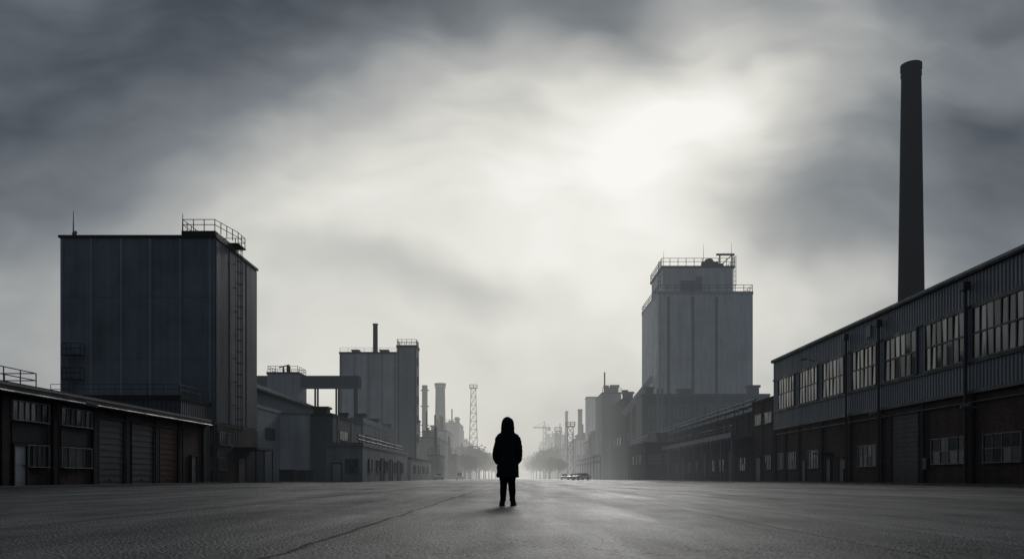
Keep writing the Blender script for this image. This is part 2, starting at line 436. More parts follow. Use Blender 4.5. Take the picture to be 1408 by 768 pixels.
def skip(label,x,y,rot):
    e=thing('waste_skip',label,'skip',(x,y,0),'steel skips standing beside the tower',rot)
    mb=MB()
    prof=[(-1.7,1.35),(-1.15,.12),(1.15,.12),(1.7,1.35)]
    mb.loft([[(-.85,a,z) for a,z in prof],[(.85,a,z) for a,z in prof]])
    for y in(-.9,0,.9): mb.box(-.93,-.85,y-.05,y+.05,.25,1.3); mb.box(.85,.93,y-.05,y+.05,.25,1.3)
    mb.obj('container','door_grey',e,True)
    mb=MB(); mb.box(-.95,.95,-1.78,-1.65,1.35,1.45); mb.box(-.95,.95,1.65,1.78,1.35,1.45); mb.box(-.95,-.83,-1.65,1.65,1.35,1.45); mb.box(.83,.95,-1.65,1.65,1.35,1.45)
    mb.obj('rim','trim',e,True)
skip('grey steel waste skip standing on asphalt',-27.0,94.0,.2)
skip('grey steel waste skip standing on asphalt',-26.6,99.0,-.1)

# ------------------------------------------------------------ mid group
e=thing('gabled_shed','dark gabled industrial shed with long sloping roof','shed',(-42,118,0))
mb=MB(); 
mb.loft([[(-52,98,-.3),(-33,98,-.3),(-33,98,11.6),(-42.5,98,15.4),(-52,98,11.6)],[(-52,142,-.3),(-33,142,-.3),(-33,142,11.6),(-42.5,142,15.4),(-52,142,11.6)]])
mb.obj('wall','clad',e)
mb=MB(); mb.beam((-32.4,97.6,11.5),(-32.4,142.4,11.5),.5,.25); 
mb.add([(-32.2,97.5,11.6),(-32.2,142.5,11.6),(-42.5,142.5,15.75),(-42.5,97.5,15.75)],[(0,1,2,3)]); mb.add([(-52.6,97.5,11.6),(-52.6,142.5,11.6),(-42.5,142.5,15.75),(-42.5,97.5,15.75)],[(3,2,1,0)])
mb.obj('roof','roof',e)
e=building('side_shed','plain grey metal clad side building with doors','shed',-38,-32,94,107.5,9.1,'concrete',par=.4,parm='trim_light')
door(e,'x',-32,98,100.5,0,4,1,'shutter',None,True); window(e,'x',-32,101.5,105,5.5,6.8,5,1,1,.5)
e=building('pale_block','plain pale grey industrial block','building',-32.1,-28.3,108,116,9.0,'concrete_light',par=.3,parm='trim_light')
e=building('dark_block','plain dark block with rooftop unit','building',-28.2,-25.2,109,130,8.9,'concrete_dark',par=.35,sribs=(112,121,129.5),rib_m='concrete')
roof_vent(e,-27.2,111,9.2,1.9,1.1,'trim'); roof_vent(e,-26,120,9.2,1.2,1.0)
window(e,'x',-25.2,113,119,5.9,7.2,6,1,1,.5)
e=building('long_workshop','long two storey workshop with light parapet band','workshop',-36,-25.25,130.2,188,9.4,'concrete',par=.9,parm='trim_light')
for y in range(132,186,9): window(e,'x',-25.25,y+.8,y+8,5.6,7.6,9,1,1,.4)
for y in(138,150,165): roof_vent(e,-27,y,10.3,1.8,1.2)
e=building('low_annex','low grey concrete annex with entrance door','building',-24.2,-19.6,101,142,4.5,'concrete',par=.45,parm='trim_light')
door(e,'y',101,-23.4,-22.3,0,2.3,-1,'door_white','pale entrance door'); window(e,'y',101,-21.7,-20.2,1.2,2.8,3,2,-1,.5,'frame')
for y in(104,110,117,126,133):
    window(e,'x',-19.6,y+.8,y+3.2,1.4,2.9,3,1,1,.5)
for y in(114,122,130): door(e,'x',-19.6,y+.2,y+2.6,0,3.2,1,'shutter',None,True)
for z in(5.4,5.9):
    mb=MB(); mb.tube((-20.4,102,z),(-20.4,141,z),.13,n=6); mb.obj('pipe','metal',e)
for y in range(103,141,6):
    mb=MB(); mb.beam((-20.4,y,4.9),(-20.4,y,6.1),.12,.12); mb.obj('pipe_support','metal',e)
e=building('low_store','low grey storage building with flat roof','building',-23.5,-19.3,144,178,3.8,'concrete',par=.4)
for y in range(147,175,7): window(e,'x',-19.3,y+1,y+4,1.4,2.8,4,1,1,.5)

e=building('conveyor_tower','square grey conveyor tower with rooftop equipment','tower',-47,-41.2,150,156,19.9,'concrete',par=.4)
mb=MB(); rail(mb,[(-46.9,150.1,20.3),(-41.3,150.1,20.3),(-41.3,155.9,20.3),(-46.9,155.9,20.3)],1.1,1.4,.05,True); mb.obj('railing','darkmetal',e)
mb=MB(); mb.tube((-44.5,152,20.3),(-44.5,152,21.5),.12,n=6); mb.tube((-45.4,152,21.4),(-43.4,152,21.9),.12,n=6); mb.tube((-43.6,152,20.2),(-43.6,152,21.7),.35,n=8); mb.obj('ventilation_pipe','darkmetal',e)
e=thing('conveyor_bridge','enclosed elevated conveyor bridge between two towers','conveyor bridge',(-37,153,0))
for a,b in((-49.5,-47.05),(-41.15,-30.2)):
    mb=MB(); mb.box(a,b,151.5,154.5,17.6,19.8); mb.obj('gallery','clad_dark',e)
for x in(-38.5,-34.5,-31):
    mb=MB(); mb.beam((x,152,0),(x,152,17.6),.3,.3); mb.beam((x,154,0),(x,154,17.6),.3,.3); mb.beam((x,152,12),(x,154,12),.2,.2); mb.obj('support','darkmetal',e)
e=building('conveyor_block','dark concrete block joined by conveyor','building',-60,-49.5,150,162,19.0,'concrete_dark',par=.4)

e=building('silo_building','pale ribbed concrete silo building','silo building',-36.75,-25.0,165,178,26.0,'concrete_light',par=.4,ribs=(-36.5,-33.6,-30.8,-28.0,-25.3),rib_m='concrete',ribw=.5)
roof_vent(e,-34,168,26.4,1.4,.8); roof_vent(e,-28,168,26.4,1.6,.8)
mb=MB(); rail(mb,[(-36.7,165.1,26.4),(-25.1,165.1,26.4)],.9,1.6,.03); mb.obj('railing','metal',e)
mb=MB(); mb.tube((-30.1,169,26.3),(-30.1,169,32.7),.52,.5,n=16); mb.tube((-30.1,169,32.7),(-30.1,169,32.95),.6,.6,n=16); mb.obj('stack','trim',e)
e=building('stair_tower','narrow concrete stair tower with roof railing','tower',-24.95,-20.9,165,169.3,27.3,'concrete',par=.5,ribs=(-24.6,-21.2),rib_m='concrete_dark')
mb=MB(); rail(mb,[(-24.9,165.1,27.8),(-21,165.1,27.8),(-21,169.2,27.8),(-24.9,169.2,27.8)],1.2,1.0,.05,True); mb.obj('railing','darkmetal',e)
for z in(8,12,16,20,24): window(e,'x',-20.9,166.2,168,z,z+1.4,2,1,1,.4)
e=building('silo_rear_building','plain concrete block adjoining silos','building',-24.9,-22.2,169.5,182,13.0,'concrete',par=.4)

# ------------------------------------------------------------ distant buildings
far=[(-26.5,-21.8,215,250,11.0,'concrete_dark'),(-29,-23.6,262,292,15.6,'concrete'),(-31,-25.2,340,370,23.5,'concrete_dark'),
     (-29.5,-24.0,385,430,17.5,'concrete'),(-24.8,-19.5,252,300,7.5,'brick_dark'),(-25,-20.5,305,380,9.5,'concrete_dark'),
     (-27,-22.5,440,500,13.0,'concrete'),(-21.6,-18.8,192,205,5.6,'concrete_dark'),(-45,-33,225,260,14,'concrete')]
rr=random.Random(3)
def distant(x0,x1,y0,y1,h,m,side):
    w=x1-x0
    e=building('distant_building','hazy flat roofed industrial building along the road','building',x0,x1,y0,y1,h,m,par=.5,
        ribs=[x0+.3+i*(w-.6)/max(2,int(w/2)) for i in range(max(2,int(w/2))+1)] if rr.random()<.6 else (),
        sribs=[y0+2+i*6 for i in range(int((y1-y0)/6))],side=side,rib_m='concrete_dark',ribw=.5,group='industrial buildings lining the hazy road')
    for k in range(rr.randint(2,4)):
        roof_vent(e,rr.uniform(x0+1,x1-1),rr.uniform(y0+1.5,y0+6+k*3),h+.4,rr.uniform(1.2,2.4),rr.uniform(1,2.8),'concrete_dark')
    for k in range(rr.randint(1,3)):
        mb=MB(); x=rr.uniform(x0+.8,x1-.8); mb.tube((x,y0+2+k*4,h),(x,y0+2+k*4,h+rr.uniform(3,8)),rr.uniform(.18,.4),n=8); mb.obj('pipe','darkmetal',e)
    mb=MB(); rail(mb,[(x0,y0,h+.5),(x1,y0,h+.5)],1.2,2,.07); mb.obj('railing','darkmetal',e)
    xs=x1 if side>0 else x0
    for k in range(3):
        yy=y0+3+k*6
        if yy+3<y1: window(e,'x',xs,yy,yy+3.4,h*.45,h*.45+1.8,3,1,side,.5,t=.12)
    for k in range(2):
        window(e,'y',y0,x0+w*(.15+.45*k),x0+w*(.4+.45*k),h*.5,h*.5+1.8,3,1,-1,.5,t=.12)
    return e
for a in far: distant(*a,1)
def chimney(name,label,x,y,h,rb,rt,m,n=24,collar=1.0):
    e=thing(name,label,'chimney',(x,y,0))
    mb=MB(); rings=[]
    K=14
    for k in range(K+1):
        t=k/K; r=rb+(rt-rb)*t; z=-.3+(h+.3)*t
        rings.append([(x+r*math.cos(2*math.pi*i/n),y+r*math.sin(2*math.pi*i/n),z) for i in range(n)])
    mb.loft(rings); mb.obj('shaft',m,e,smooth=False)
    for z0,z1,dr in((h-1.6,h-1.2,.10),(h-.75,h+.12,.14)):
        mb=MB(); q=rt+dr*collar; mb.tube((x,y,z0),(x,y,z1),q,q,n=n); mb.obj('rim',m,e)
    mb=MB(); mb.tube((x,y,h+.12),(x,y,h+.2),rt*.75,n=n); mb.obj('flue_opening','trim',e)
    return e
chimney('industrial_chimney','hazy concrete chimney with wider collar',-29.1,300,35.6,2.3,1.75,'concrete',collar=3)
e=thing('process_tower','slender grey process column with ladder platforms','tower',(-34.9,300,0))
mb=MB(); mb.tube((-34.9,300,-.3),(-34.9,300,35),1.15,1.05,n=14); mb.obj('column','concrete_dark',e)
for z in(12,20,27,33):
    mb=MB(); mb.tube((-34.9,300,z),(-34.9,300,z+.3),1.6,n=12); mb.obj('platform','darkmetal',e)

def lattice(name,label,cat,x,y,h,b,t,sec,r):
    e=thing(name,label,cat,(x,y,0)); mb=MB()
    cs=[(-1,-1),(1,-1),(1,1),(-1,1)]
    def w(z): return b+(t-b)*(z/h)
    for k in range(sec):
        z0=h*k/sec; z1=h*(k+1)/sec
        P=[Vector((x+i*w(z0),y+j*w(z0),z0)) for i,j in cs]; Q=[Vector((x+i*w(z1),y+j*w(z1),z1)) for i,j in cs]
        for i in range(4):
            j=(i+1)%4
            mb.tube(P[i],Q[i],r,n=4); mb.tube(P[i],Q[j],r*.6,n=4); mb.tube(P[j],Q[i],r*.6,n=4); mb.tube(Q[i],Q[j],r*.6,n=4)
    mb.obj('lattice_mast','darkmetal',e)
    mb=MB(); mb.box(x-t*1.6,x+t*1.6,y-t*1.6,y+t*1.6,h,h+.3); rail(mb,[(x-t*1.6,y-t*1.6,h+.3),(x+t*1.6,y-t*1.6,h+.3),(x+t*1.6,y+t*1.6,h+.3),(x-t*1.6,y+t*1.6,h+.3)],1.4,2,.08,True)
    mb.obj('platform','darkmetal',e)
    return e
lattice('lattice_tower','tall steel lattice tower standing beside the road','lattice tower',-20.0,360,40.5,2.2,1.05,11,.13)
lattice('lattice_tower','short railed steel lattice tower among process buildings','lattice tower',19.2,292,19,1.2,1.0,7,.11)
lattice('lattice_tower','short railed steel lattice tower among process buildings','lattice tower',17.0,338,20,1.2,.9,7,.11)

far=[(25.4,31,240,262,25.6,'concrete_dark'),(27.8,36,212,238,21.0,'brick_dark'),(24.5,30.5,265,300,13,'concrete_dark'),
     (22,29,310,345,15,'concrete'),(19.5,27,352,400,12.5,'concrete_dark'),(19,24,410,440,22,'concrete_dark'),(16.5,22,450,500,23,'concrete_dark'),
     (14,19.5,520,560,21,'concrete'),(23.5,25.2,264,290,8,'concrete_dark'),(15.2,18.2,395,430,11,'brick_dark')]
for a in far: distant(*a,-1)
e=building('conditioning_tower','pale concrete tower in haze','tower',25.8,30.1,300,306,30.2,'concrete_light',par=.6,side=-1,ribs=(26,27.9,29.9),rib_m='concrete')
chimney('steel_chimney','slim dark steel chimney rising over buildings',24.9,320,27.6,1.1,.85,'concrete_dark',n=14)
chimney('steel_chimney','slim dark steel chimney rising over buildings',22.6,370,31.0,.8,.6,'concrete_dark',n=12)
chimney('steel_chimney','slim dark steel chimney rising over buildings',25.0,412,33.5,.9,.7,'concrete_dark',n=12)
chimney('steel_chimney','slim dark steel chimney rising over buildings',17.8,505,32,.9,.7,'concrete_dark',n=12)
# crane
e=thing('tower_crane','distant tower crane with horizontal jib','crane',(14.2,430,0))
cx,cy=14.2,430
mb=MB(); 
for i,j in((-1,-1),(1,-1),(1,1),(-1,1)): mb.tube((cx+i*.7,cy+j*.7,0),(cx+i*.7,cy+j*.7,28.5),.15,n=4)
for k in range(10):
    z=k*2.85; mb.tube((cx-.7,cy-.7,z),(cx+.7,cy-.7,z+2.85),.09,n=4); mb.tube((cx+.7,cy-.7,z),(cx-.7,cy-.7,z+2.85),.09,n=4)
mb.obj('mast','darkmetal',e)
mb=MB(); mb.beam((cx-6,cy,27.3),(cx+3.4,cy,27.3),.6,.6); mb.tube((cx,cy,28),(cx,cy,30.6),.2,n=4); mb.tube((cx,cy,30.4),(cx-5,cy,27.6),.08,n=4); mb.tube((cx,cy,30.4),(cx+3,cy,27.6),.08,n=4)
mb.obj('jib','darkmetal',e)
mb=MB(); mb.box(cx+1.8,cx+3.4,cy-.7,cy+.7,25.6,26.95); mb.obj('counterweight','darkmetal',e)
# pipe rack
e=thing('pipe_rack','steel pipe rack carrying long pipes beside the road','pipe rack',(22.5,262,0))
for y in range(225,300,10):
    mb=MB()
    for x in(21.4,23.2): mb.beam((x,y,0),(x,y,6.5),.25,.25)
    mb.beam((21.2,y,4.8),(23.4,y,4.8),.25,.25); mb.beam((21.2,y,6.4),(23.4,y,6.4),.25,.25)
    mb.obj('frame','darkmetal',e)
for x,z in((21.6,5.2),(22.3,5.2),(23,5.1),(21.8,6.8),(22.8,6.85)):
    mb=MB(); mb.tube((x,224,z),(x,297,z),.22,n=6); mb.obj('pipe','concrete_dark',e)

# ------------------------------------------------------------ big silo tower
e=building('grain_silo_tower','tall pale concrete silo tower with ribbed front and rooftop machinery','silo tower',35.1,58.7,200,226,46.2,'concrete_light',par=.8,side=-1,
   ribs=(35.5,38.6,44.6,50.6,58.3),sribs=(202,208,214,220,225),rib_m='concrete_light',ribw=.8,parm='concrete')
for x in(37.9,44.0,49.9):
    mb=MB(); mb.box(x-.6,x+.1,199.75,200.05,20.3,45.6); mb.obj('recessed_joint','concrete_dark',e)
mb=MB(); mb.box(36.8,54.6,203,220,47.0,53.6); mb.obj('penthouse','concrete_light',e)
mb=MB(); mb.box(36.4,55.0,202.6,220.4,53.6,54.1); mb.obj('penthouse_roof','trim',e)
mb=MB(); mb.box(41.2,45.0,202.7,203.1,47,50.4); mb.obj('penthouse_door','concrete_dark',e)
mb=MB(); mb.box(45.1,46.6,202.2,203.1,47,51.2); mb.obj('duct','concrete_dark',e)
mb=MB(); rail(mb,[(35.1,199.9,47),(58.6,199.9,47),(58.6,225.8,47),(35.1,225.8,47)],1.6,2.2,.08,True)
mb.obj('railing','darkmetal',e)
mb=MB(); rail(mb,[(36.5,202.7,54.1),(54.9,202.7,54.1),(54.9,220,54.1),(36.5,220,54.1)],1.9,2.0,.08,True)
mb.obj('railing','darkmetal',e)
mb=MB(); mb.box(47.8,53.0,206,212,54.1,55.6)
mb.tube((47.0,204.5,54.8),(51.0,204.5,54.8),.9,n=12)
mb.tube((49.2,206,55.6),(49.2,206,56.6),1.5,.9,n=12)
for x in(51.5,54.6): mb.beam((x,204,54.1),(x,204,57.4),.3,.3)
mb.beam((50.6,204,57.3),(55.2,204,57.3),.4,.45); mb.beam((51.5,204,54.3),(54.6,204,57.2),.2,.2)
mb.obj('roof_machinery','darkmetal',e)
mb=MB(); ladder(mb,54.7,203.6,47.0,57.0,1,'x',True); mb.obj('ladder','darkmetal',e)
mb=MB(); ladder(mb,36.7,204,47,55.5,-1,'x',True); mb.obj('ladder','darkmetal',e)
antenna(e,37.0,203,54.1,3.8); antenna(e,47.2,203.4,54.1,5.6); antenna(e,54.3,203.4,55,5.2); antenna(e,35.0,199.9,47,3.4)
mb=MB(); mb.tube((35.0,200,46.5),(34.2,200,46.9),.08,n=4); mb.tube((34.4,199.7,46.9),(34.0,199.7,46.6),.3,.1,n=8); mb.obj('flood_lamp','darkmetal',e)
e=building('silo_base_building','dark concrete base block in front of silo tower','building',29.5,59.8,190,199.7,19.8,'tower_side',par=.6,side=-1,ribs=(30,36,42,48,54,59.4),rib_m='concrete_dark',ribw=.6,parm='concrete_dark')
for x in(31.2,37.2,43.2,49.2):
    window(e,'y',190,x,x+3.6,15.0,17.6,4,1,-1,.9,'frame_white',t=.14)
    window(e,'y',190,x,x+3.6,11.4,13.2,4,1,-1,.7,'frame_white',t=.14)
for x,w,h in((31.5,2,1.8),(40,3,1.3),(56.5,2.4,2.2)): roof_vent(e,x,192.5,20.4,w,h,'concrete_dark')
for x in(33.2,34.2):
    mb=MB(); mb.tube((x,189.6,8),(x,189.6,21.5),.3,n=8); mb.obj('pipe','trim_light',e)
e=thing('inclined_conveyor','inclined enclosed conveyor rising to silo tower','conveyor',(31,206,0))
mb=MB(); mb.beam((27.6,208,17),(35.0,208,26.5),1.6,1.4); mb.obj('gallery','concrete',e)
mb=MB(); mb.beam((31,208,0),(31,208,20.8),.5,.5); mb.obj('support','concrete_dark',e)
e=building('road_annex','low dark building with pipes on its roof','building',26.1,32.3,164,189.5,7.4,'brick_dark',par=.4,side=-1,sribs=(168,173,178,183),rib_m='trim')
for y in(169,174,179): window(e,'x',26.1,y,y+3,3.5,5.2,3,1,-1,.5)
window(e,'y',164,27,31,3.5,5.2,5,1,-1,.8,'frame_white',t=.1)
for z in(8.6,9.2):
    mb=MB(); mb.tube((27,165,z),(27,189,z),.18,n=6); mb.obj('pipe','trim_light',e)
for y in(166,172,178,184,188):
    mb=MB(); mb.beam((27,y,7.6),(27,y,9.6),.15,.15); mb.obj('pipe_support','metal',e)
roof_vent(e,30,167,7.8,2.2,2.0,'concrete_dark')

# ------------------------------------------------------------ canopied loading shed
X=32.5
e=building('brick_annex','two storey brick annex with upper windows','building',X,46,101.2,110.7,10.5,'brick',par=.4,side=-1,sribs=(101.6,105.9,110.3),rib_m='brick_dark')
for a in(102.2,106.5): window(e,'x',X,a,a+3.2,7.6,9.0,4,1,-1,.8,'frame')
window(e,'x',X,102.4,105.2,1.6,3.4,3,2,-1,.5)
door(e,'x',X,106.8,109.2,.12,3.2,-1,'door_grey')
e=building('loading_shed','long dark loading shed with canopy and rooftop pipes','shed',X+.3,46,110.9,187.5,9.3,'brick_dark',par=.5,side=-1,sribs=tuple(range(114,187,6)),rib_m='trim')
mb=MB(); mb.box(X-2.8,X+.28,111,187,6.3,6.55); mb.box(X-2.95,X-2.81,111,187,6.1,6.8); mb.obj('canopy','trim_light',e)
for y in range(112,187,6):
    mb=MB(); mb.beam((X-2.5,y,.1),(X-2.5,y,6.3),.22,.22); mb.beam((X-2.5,y,5.0),(X-1.2,y,6.25),.12,.12); mb.obj('canopy_post','trim_light',e)
for k,y in enumerate(range(115,183,6)):
    if k%3==1: door(e,'x',X+.3,y,y+3.6,.0,4.6,-1,'shutter',None,True)
    else: window(e,'x',X+.3,y,y+3.2,1.6,3.4,3,2,-1,.5)
for dx,z in((.2,10.7),(.9,10.7),(.5,11.4)):
    mb=MB(); mb.tube((X+dx,111,z),(X+dx,186,z),.16,n=6); mb.obj('pipe','trim_light',e)
for y in range(112,187,5):
    mb=MB(); mb.beam((X+.5,y,9.6),(X+.5,y,11.7),.14,.14); mb.beam((X-.2,y,10.5),(X+1.2,y,10.5),.12,.12); mb.obj('pipe_support','metal',e)
mb=MB(); rail(mb,[(X-2.7,111,6.8),(X-2.7,187,6.8)],1.0,3,.035); mb.obj('railing','metal',e)

# ------------------------------------------------------------ large factory
e=thing('factory_building','long factory with brick ground floor and ribbed metal upper storey','factory',(42,70,0))
Y0,Y1=37,101
mb=MB(); mb.box(X,54,Y0,Y1,-.3,6.55,0)
pil=(40.5,45.6,50.6,57.1,64.0,71.4,78.1,85.3,92.2,97,100.7)
for y in pil: mb.box(X-.22,X+.1,y-.3,y+.3,-.2,6.5,1)
mb.obj('wall',['brick','brick_dark'],e)
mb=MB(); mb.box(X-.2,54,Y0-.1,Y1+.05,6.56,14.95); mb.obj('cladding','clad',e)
mb=MB(); mb.box(X-.32,X-.2,Y0,Y1,6.5,6.75); mb.box(X-.34,X-.2,Y0,Y1,8.65,8.8); mb.box(X-.34,X-.2,Y0,Y1,12.65,12.8)
mb.obj('trim_band','metal',e)
mb=MB(); mb.box(X-.45,54.3,Y0-.3,Y1+.3,14.953,15.3); mb.obj('roof','trim',e)
mb=MB(); mb.box(X-.47,X-.45,Y0-.3,Y1+.3,15.12,15.32); mb.obj('roof_flashing','trim_light',e)
for a,b,n in((93.4,98.9,6),(86.2,91.6,6),(79.2,84.6,6),(72.0,77.1,6),(64.7,70.2,6),(57.7,63.2,7),(50.9,56.6,7),(45.0,50.1,7),(39,44,6)):
    window(e,'x',X-.2,a,b,8.95,12.5,n,2,-1,.5,'frame',.12)
for y in(71.0,57.2,78.0,45.2):
    mb=MB(); mb.tube((X-.5,y,.15),(X-.5,y,14.0),.12,n=8); mb.box(X-.8,X-.35,y-.3,y+.3,13.9,14.5); mb.obj('downpipe','metal',e)
for a,b in((97.6,99.8),(93.2,96.2),(86.3,89.5),(72.4,76.2),(57.8,62.7),(51.5,55.7),(41,45)):
    window(e,'x',X,a,b,1.6,3.5,4,2,-1,.45,'frame_white',.045)
door(e,'x',X,64.7,69.3,.12,6.0,-1,'shutter','tall grey roller shutter door',True)
for a in(90.2,83.0,79.6): door(e,'x',X,a,a+1.2,.12,2.5,-1,'door_grey')
mb=MB(); mb.box(X-1.3,X,82.5,84.8,3.0,3.15); mb.obj('door_canopy','trim',e)
wall_lamp(e,'x',X-.2,87.5,13.3,-1); wall_lamp(e,'x',X-.2,70.4,6.0,-1); wall_lamp(e,'x',X,56.3,5.4,-1)
mb=MB(); mb.box(X-.35,X-.2,73,74,13.4,14.4); mb.obj('vent_grille','trim_light',e)
for y,z in((63.4,1.2),(50.0,1.3),(79.0,1.4)):
    mb=MB(); mb.box(X-.3,X,y-.3,y+.3,z,z+.9); mb.tube((X-.12,y,z+.9),(X-.12,y,6.4),.04,n=5); mb.obj('electrical_box','metal',e)
mb=MB(); mb.tube((X-.18,Y0+1,5.9),(X-.18,Y1-1,5.9),.06,n=6); mb.obj('conduit','metal',e)
chimney('brick_chimney','tall tapering dark brick chimney behind factory',59.0,120,62.2,2.2,1.36,'chimney',n=32)

# ------------------------------------------------------------ trees
def make_tree():
    r=random.Random(11)
    out=[]
    for v in range(3):
        tr=MB(); tips=[]
        def grow(p,d,L,rad,lev):
            q=p+d*L; tr.tube(p,q,rad,rad*.62,n=5)
            if lev==0: tips.append(q); return
            for k in range(3 if lev>1 else 4):
                nd=(d+Vector((r.uniform(-1,1),r.uniform(-1,1),r.uniform(-.15,.7)))*.75).normalized()
                grow(q,nd,L*r.uniform(.6,.8),rad*.6,lev-1)
            if lev<3: tips.append(q)
        grow(Vector((0,0,-.2)),Vector((0,0,1)),2.0,.2,3)
        cr=MB()
        for t in tips:
            for k in range(30):
                c=t+Vector((r.gauss(0,.6),r.gauss(0,.6),r.gauss(0,.55)))
                a=Vector((r.uniform(-1,1),r.uniform(-1,1),r.uniform(-1,1))).normalized(); b=a.orthogonal().normalized()
                s=r.uniform(.1,.26)
                cr.add([c-a*s-b*s*.6,c+a*s-b*s*.6,c+a*s+b*s*.6,c-a*s+b*s*.6],[(0,1,2,3)])
        out.append((tr,cr))
    return out
meshes=[]
TM=make_tree()
def tree(x,y,s,i):
    e=thing('bare_tree','thinly leaved tree in haze beside the road','tree',(x,y,0),'hazy trees along the far road',random.uniform(0,6))
    e.scale=(s,s,s)
    if len(meshes)<3:
        a=TM[i][0].obj('trunk','bark',e,True); b=TM[i][1].obj('crown','leaf',e,True); meshes.append((a.data,b.data))
    else:
        for nm,me in zip(('trunk','crown'),meshes[i]):
            o=bpy.data.objects.new(nm,me); COL.objects.link(o); o.parent=e
spots=[(-17.5,265,1.3),(-16.5,280,1.5),(-18,295,1.9),(-14.5,300,1.6),(-16.5,318,2.0),(-13,322,1.5),(-14.5,340,1.9),(-11.5,352,1.6),(-13.5,372,1.9),(-10.8,385,1.5),(-10.5,420,1.7),(-12,450,1.8),(-9.5,480,1.6),(-10.5,520,1.9),
 (12.0,300,1.3),(11.2,322,1.5),(13.2,335,2.1),(9.6,345,1.5),(11.8,362,2.1),(8.8,375,1.7),(11.2,400,2.3),(8.2,420,1.8),(10.5,450,2.4),(8.0,480,2.0),(10.2,520,2.5),(8,570,2.2),(14.5,288,1.2),(-24.5,500,2),(6,680,2),(-6,680,2)]
for k,(x,y,s) in enumerate(spots): tree(x,y,s*random.uniform(.9,1.1),k%3)

# ------------------------------------------------------------ cars
def car(label,paint,x,y,rot,van=False):
    e=thing('parked_car',label,'car',(x,y,0),'cars parked along the yard',rot)
    H=1.45 if not van else 1.95
    def arch(cy):
        return [(cy+.36*math.cos(math.pi*i/8),.34+.34*math.sin(math.pi*i/8)) for i in range(9)]
    prof=[(-2.1,.3)]+arch(-1.35)[::-1]+arch(1.3)[::-1]+[(2.12,.3),(2.15,.62),(1.95,.82),(1.05,.95),(-1.9,.98),(-2.12,.8)]
    mb=MB()
    mb.loft([[(-.8,a,b*.96+.02) for a,b in prof],[(-.88,a,b) for a,b in prof],[(.88,a,b) for a,b in prof],[(.8,a,b*.96+.02) for a,b in prof]])
    ya,yb,yc,yd=(-1.85,-1.35,.2,1.0) if not van else (-2.0,-1.9,.6,1.35)
    mb.add([(-.82,ya,.94),(.82,ya,.94),(.82,yd,.92),(-.82,yd,.92),(-.66,yb,H),(.66,yb,H),(.66,yc,H),(-.66,yc,H)],[(4,5,6,7),(0,1,5,4),(1,2,6,5),(2,3,7,6),(3,0,4,7)])
    mb.obj('body',paint,e,True)
    def pane(a,b,c,d,o,sc=.84):
        w=MB()
        P=[Vector(q) for q in(a,b,c,d)]; C=sum(P,Vector())/4; N=(P[1]-P[0]).cross(P[3]-P[0]).normalized()*o
        w.add([C+(q-C)*sc+N for q in P],[(0,1,2,3)]); w.obj('window','glass',e,True)
    pane((-.82,ya,.94),(.82,ya,.94),(.66,yb,H),(-.66,yb,H),.01)
    pane((.82,ya,.94),(.82,yd,.92),(.66,yc,H),(.66,yb,H),.01)
    pane((.82,yd,.92),(-.82,yd,.92),(-.66,yc,H),(.66,yc,H),.01)
    pane((-.82,yd,.92),(-.82,ya,.94),(-.66,yb,H),(-.66,yc,H),.01)
    for sx in(-1,1):
        for cy in(-1.35,1.3):
            t=MB(); t.tube((sx*.68,cy,.32),(sx*.9,cy,.32),.32,n=16); o=t.obj('wheel','rubber',e,True)
            t=MB(); t.tube((sx*.88,cy,.32),(sx*.91,cy,.32),.19,n=10); t.obj('rim','car_silver',o,True)
        t=MB(); t.box(sx*.55,sx*.82,2.08,2.17,.6,.76); t.obj('headlight','lamp',e,True)
        t=MB(); t.box(sx*.6,sx*.84,-2.15,-2.08,.65,.85); t.obj('tail_light','shutter_red',e,True)
car('white car parked on open asphalt','car_white',12.9,165,math.radians(128))
car('silver car parked on open asphalt','car_silver',12.0,205,math.radians(175))
car('white car parked on open asphalt','car_white',13.4,190,math.radians(150))
car('silver car parked near low buildings','car_silver',-16.8,170,math.radians(185))
car('white van parked near low buildings','car_white',-15.6,215,math.radians(180),True)

# ------------------------------------------------------------ person
P=thing('person','person in dark hooded knee length coat, hands in pockets','person',(-.2,15.75,0))
vs=[];es=[];rd=[]
def jv(p,r,par=None):
    vs.append(p); rd.append(r)
    if par is not None: es.append((par,len(vs)-1))
    return len(vs)-1
pel=jv((0,0,.93),.12); sp=jv((0,-.005,1.12),.115,pel); ch=jv((0,0,1.3),.12,sp); nk=jv((0,0,1.46),.055,ch)
h1=jv((0,.015,1.54),.07,nk); h2=jv((0,.01,1.61),.088,h1); h3=jv((0,.0,1.68),.06,h2)
ns=jv((0,.108,1.595),.014,h2)
for s in(-1,1):
    sh=jv((s*.15,0,1.36),.055,ch); el=jv((s*.215,-.03,1.1),.042,sh); wr=jv((s*.2,.06,.91),.028,el); pa=jv((s*.185,.09,.84),.032,wr)
    for k in range(4):
        f1=jv((s*(.20-.018*k),.10+.012*k,.79),.009,pa); jv((s*(.195-.016*k),.115+.012*k,.755+.004*abs(k-1.5)),.008,f1)
    t1=jv((s*.16,.125,.83),.010,pa); jv((s*.15,.14,.80),.009,t1)
    hp=jv((s*.08,0,.87),.08,pel); kn=jv((s*.078,.01,.48),.048,hp); an=jv((s*.076,-.01,.09),.034,kn); jv((s*.09,.12,.045),.03,an)
me=bpy.data.meshes.new('body'); me.from_pydata(vs,es,[]); me.update()
bo=bpy.data.objects.new('body',me); COL.objects.link(bo); bo.parent=P; me.materials.append(M['skin'])
sk=bo.modifiers.new('Skin','SKIN')
for i,r in enumerate(rd):
    me.skin_vertices[0].data[i].radius=(r,r); me.skin_vertices[0].data[i].use_root=(i==0)
bo.modifiers.new('Sub','SUBSURF').levels=1; bo.modifiers['Sub'].render_levels=2

